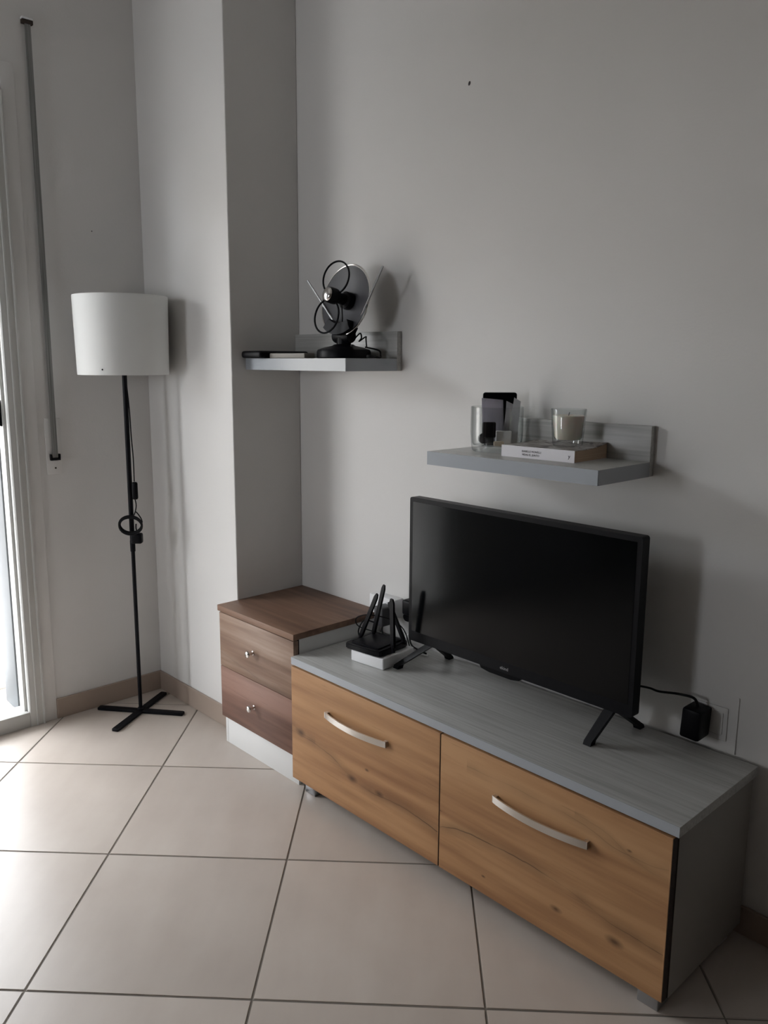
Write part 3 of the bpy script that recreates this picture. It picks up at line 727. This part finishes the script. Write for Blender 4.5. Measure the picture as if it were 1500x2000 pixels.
place('plug_adapter', bm, M_PLAST, facing(-.024, -.028, .001), 'small black plug standing at the front left inside the glass', 'plug')
bm = bmesh.new(); bx(bm, -.020, -.008, 0, .020, .008, .036, bev=.002); bx(bm, .002, -.0085, .030, .010, -.0078, .032)
place('small_box', bm, M_WHITEP, facing(.016, -.012, .001), 'small white box low in the glass beside the black plug', 'box')
bm = bmesh.new(); bx(bm, -.013, -.007, 0, .013, .007, .012, bev=.003)
place('eraser', bm, mat('cream_rubber', (.62, .52, .40), .7), facing(-.001, -.045, .001), 'cream eraser lying at the front bottom of the glass', 'eraser')

# ------------------------------------------------------------------ book
BKX, BKY, BR = 1.0355, -.177, .03
BK = thing('paperback_book', 'thick paperback with white spine lying under the candle', 'book', (BKX, BKY, S2), BR)
BW, BD, BT2 = .206, .146, .028
def curl(y, x): t = max(0, (y-.045)/(BD-.045)); return .010*t*t*(.3+.7*x/BW)
bm = bmesh.new(); n = 12
def slab(bm, z0f, z1f, x0, x1, y0, y1):
    g0, g1 = [], []
    for i in range(7):
        a, b = [], []
        for j in range(n+1):
            x = x0+(x1-x0)*i/6; y = y0+(y1-y0)*j/n
            a.append(bm.verts.new((x, y, z0f(x, y)))); b.append(bm.verts.new((x, y, z1f(x, y))))
        g0.append(a); g1.append(b)
    for i in range(6):
        for j in range(n):
            bm.faces.new((g0[i][j], g0[i][j+1], g0[i+1][j+1], g0[i+1][j])); bm.faces.new((g1[i][j], g1[i+1][j], g1[i+1][j+1], g1[i][j+1]))
    for j in range(n):
        for i in (0, 6): bm.faces.new((g0[i][j], g0[i][j+1], g1[i][j+1], g1[i][j]))
    for i in range(6):
        for j in (0, n): bm.faces.new((g0[i][j], g0[i+1][j], g1[i+1][j], g1[i][j]))
slab(bm, lambda x, y: .0006, lambda x, y: BT2-.0010+curl(y, x), .001, BW-.001, .001, BD-.001)
k = N(M_PAGES); tc = k.n('ShaderNodeTexCoord').outputs['Object']
pn = k.n('ShaderNodeTexNoise', {'Vector': k.n('ShaderNodeMapping', {'Vector': tc, 'Scale': (6, 6, 1500)}).outputs[0], 'Scale': 1.0}).outputs[0]
k.link(k.ramp(pn, [(.3, (.40, .28, .19)), (.7, (.56, .42, .30))]), k.b.inputs['Base Color'])
obj('pages', bm, M_PAGES, BK)
M_COVER = mat('printed_cover', (.4, .4, .4), .35); k = N(M_COVER); tc = k.n('ShaderNodeTexCoord').outputs['Object']
cn = k.n('ShaderNodeTexNoise', {'Vector': k.n('ShaderNodeMapping', {'Vector': tc, 'Scale': (16, 22, 1), 'Rotation': (0, 0, .5)}).outputs[0], 'Scale': 1.0, 'Detail': 2.0, 'Distortion': 1.2}).outputs[0]
k.link(k.ramp(cn, [(.38, (.06, .045, .045)), (.45, (.30, .27, .25)), (.52, (.50, .49, .46)), (.60, (.22, .18, .17)), (.66, (.48, .47, .45))]), k.b.inputs['Base Color'])
bm = bmesh.new(); slab(bm, lambda x, y: BT2-.0009+curl(y, x), lambda x, y: BT2+curl(y, x), 0, BW, 0, BD); obj('cover', bm, M_COVER, BK)
box('back_cover', (0, 0, 0, BW, BD, .0006), M_PAPERW, BK)
sp = box('spine', (0, -.0010, 0, BW, .0002, BT2), M_PAPERW, BK)
text('spine_lettering', 'ISABELLE MONELLI', .0066, M_INK, sp, (.088, -.0012, .0165), (PI/2, 0, 0), sx=1.0)
text('spine_lettering', 'VIDAS EL JUNTO', .0066, M_INK, sp, (.086, -.0012, .0085), (PI/2, 0, 0))
text('publisher_mark', 'y', .013, M_INK, sp, (.192, -.0012, .014), (PI/2, 0, 0))

# ------------------------------------------------------------------ candle
CZ = S2+BT2+.0003
CN = thing('candle', 'cream wax candle in a clear glass standing on the book', 'candle', (1.165, -.0875, CZ))
bm = bmesh.new(); rb, rt_ = .0355, .0425; Hc = .0900
lathe(bm, [(0, 0), (rb-.004, 0), (rb, .004), (rb+.001, .012), (rt_, Hc-.002), (rt_-.001, Hc), (rt_-.0025, Hc-.002), (rb-.0015, .022), (rb-.006, .0160), (0, .0155)], 56)
obj('glass', bm, M_GLASS, CN)
bm = bmesh.new(); lathe(bm, [(0, .0165), (rb-.0085, .0165), (rb-.0032, .0235), (rb+.0026, .0730), (rb+.0016, .0745), (.01, .0735), (0, .0733)], 48); obj('wax', bm, M_WAX, CN)
bm = bmesh.new(); tube(bm, [(0, 0, .073), (.001, 0, .0785), (.0025, 0, .0815)], .0009, 6); obj('wick', bm, M_INK, CN)

# ------------------------------------------------------------------ router stack
ZC = ZT+.0003
RB = thing('set_top_box', 'white box lying on the grey cabinet top beneath the black router', 'box', (.690, -.248, ZC), .10)
box('case', (-.126, 0, .0, 0, .142, .034), M_WHITEP, RB, bev=.004, seg=3)
RT = thing('router', 'black wireless router with upright paddle aerials on the white box', 'router', (.679, -.252, ZC+.0343), .12)
bm = bmesh.new()
prism(bm, [(-.134, .004), (-.125, -.002), (-.02, -.002), (0, .004), (.002, .125), (-.004, .135), (-.130, .135), (-.138, .125)], 2, .002, .020)
bmesh.ops.bevel(bm, geom=bm.edges[:], offset=.003, segments=2, affect='EDGES')
obj('case', bm, M_PLAST, RT)
bm = bmesh.new(); bx(bm, -.118, .012, .0195, -.014, .120, .024, bev=.004); obj('top_plate', bm, M_BLACK, RT)
RM = (Matrix.Translation((.679, -.252, ZC+.0343)) @ Matrix.Rotation(.12, 4, 'Z')).inverted()
def aer(b, t, w0=.0055, w1=.0065):
    b = RM @ V(*b); t = RM @ V(*t); d = (t-b).normalized()
    side = V(1, -.2, 0); side = (side-d*side.dot(d)).normalized(); nn = d.cross(side)
    bm = bmesh.new()
    tube(bm, [b-d*.004, b+d*.020], .0055, 10)
    secs = [(.012, w0, .0042), (.03, w0, .0045), (.5, (w0+w1)/2, .0038), (.93, w1, .0032), (1.0, w1*.55, .0025)]
    ln = (t-b).length; prev = None
    for (u, w, th) in secs:
        c = b+d*(ln*u if u > .2 else u)
        vs = [bm.verts.new(c+side*sx*w+nn*sy*th) for sx, sy in ((-1, -1), (1, -1), (1, 1), (-1, 1))]
        if prev:
            for i in range(4): bm.faces.new((prev[i], prev[(i+1) % 4], vs[(i+1) % 4], vs[i]))
        else: bm.faces.new(vs[::-1])
        prev = vs
    bm.faces.new(prev)
    obj('antenna', bm, M_PLAST, RT)
aer((.548, -.208, .483), (.6365, -.222, .640)); aer((.553, -.160, .480), (.606, -.165, .650)); aer((.690, -.208, .478), (.700, -.225, .640), .007, .0085); aer((.665, -.135, .478), (.592, -.132, .588))

# ------------------------------------------------------------------ sockets and power things behind the router
SK = thing('wall_socket', 'white surface mounted socket box on the wall behind the router', 'socket', (.4675, 0, .4965))
box('socket_body', (-.062, -.040, 0, .056, -.0005, .062), M_WHITEP, SK, bev=.004)
bm = bmesh.new()
for x in (-.03, .026): lathe(bm, [(.019, .0), (.0195, .0015), (.0175, .0015), (.017, .0002)], 24, Matrix.Translation((x, -.0400, .031)) @ toY)
obj('socket_ring', bm, M_WHITEP, SK)
AD = thing('power_adapter', 'dark grey power adapter plugged into the white socket behind the router', 'adapter', (.500, -.0412, .5165))
box('body', (-.020, -.050, -.036, .022, -.0005, .026), mat('dark_grey_plastic', (.045, .045, .05), .5), AD, bev=.006, seg=3)
bm = bmesh.new(); tube(bm, [(.0, -.026, -.035), (.0, -.03, -.055), (.03, -.04, -.075), (.09, -.03, -.083), (.13, -.02, -.083)], .0025, 6, smooth=6)
tube(bm, [(-.015, -.045, -.03), (-.035, -.075, -.02), (-.045, -.09, -.05), (-.03, -.10, -.065)], .0022, 6, smooth=6); obj('cable', bm, M_CORD, AD)
P2 = thing('wall_plug', 'black plug in the wall just left of the television edge', 'plug', (.582, 0, .548))
bm = bmesh.new(); bx(bm, -.022, -.046, -.024, .024, -.010, .024, bev=.007, seg=3); bx(bm, -.014, -.012, -.016, .014, -.0005, .016, bev=.003); obj('body', bm, M_PLAST, P2)
bm = bmesh.new(); tube(bm, [(.006, -.03, -.020), (.008, -.032, -.05), (.004, -.035, -.08), (.03, -.05, -.112), (.10, -.06, -.1165)], .0028, 6, smooth=6); obj('cable', bm, M_CORD, P2)
WC = bmesh.new()
tube(WC, [(.568, -.012, .50), (.580, -.030, .512), (.594, -.035, .500), (.598, -.045, .475), (.585, -.055, .458), (.575, -.05, .470), (.590, -.06, .482), (.606, -.07, .470), (.610, -.08, .4415), (.640, -.085, .4325), (.70, -.07, .4325)], .0023, 6, smooth=8)
tag(obj('white_cable', WC, M_WHITEP), 'thin white cable looping behind the router beside the television', 'cable')
CB = bmesh.new()
tube(CB, [RM @ V(*q) for q in [(.545, -.14, .484), (.505, -.145, .484), (.492, -.17, .500), (.506, -.185, .530), (.545, -.17, .545), (.575, -.11, .525), (.60, -.075, .49), (.63, -.075, .4325)]], .0018, 6, smooth=8)
obj('cable', CB, M_CORD, RT)
P3 = bmesh.new(); lathe(P3, [(0, .0005), (.016, .0005), (.017, .004), (.016, .026), (.012, .032), (0, .033)], 20, toY)
tag(obj('round_plug', P3, M_PLAST, None, loc=(.566, 0, .512)), 'small round black plug on the wall below the black plug by the television', 'plug')

# right outlet with adapter and television cable
OP = thing('wall_outlet', 'square outlet plate on the wall right of the television', 'outlet', (1.527, 0, .488))
box('plate', (-.048, -.003, -.040, .040, -.0005, .040), M_WALL, OP, bev=.002)
box('cover', (-.030, -.0045, -.027, .030, -.003, .027), M_WALL, OP, bev=.002)
tr_ = bmesh.new(); bx(tr_, 1.586, -.003, .4245, 1.590, -.0005, .560, bev=.001); struct(obj('trim_2', tr_, M_WALL), 'narrow painted cable trim right of the outlet', 'trim')
PA = thing('power_adapter', 'black block power adapter in the outlet right of the television', 'adapter', (1.508, -.005, .489))
bm = bmesh.new(); bx(bm, -.022, -.060, -.036, .024, -.0005, .036, bev=.006, seg=2, mtx=Matrix.Rotation(.05, 4, 'Y')); obj('body', bm, M_PLAST, PA)
bm = bmesh.new(); tube(bm, [(.002, -.028, .034), (.000, -.030, .046), (-.010, -.034, .056), (-.045, -.038, .055), (-.085, -.045, .050), (-.11, -.05, .053), (-.16, -.055, .048), (-.20, -.060, .040)], [.0035, .0022], 8, smooth=6); obj('cable', bm, M_CORD, PA)
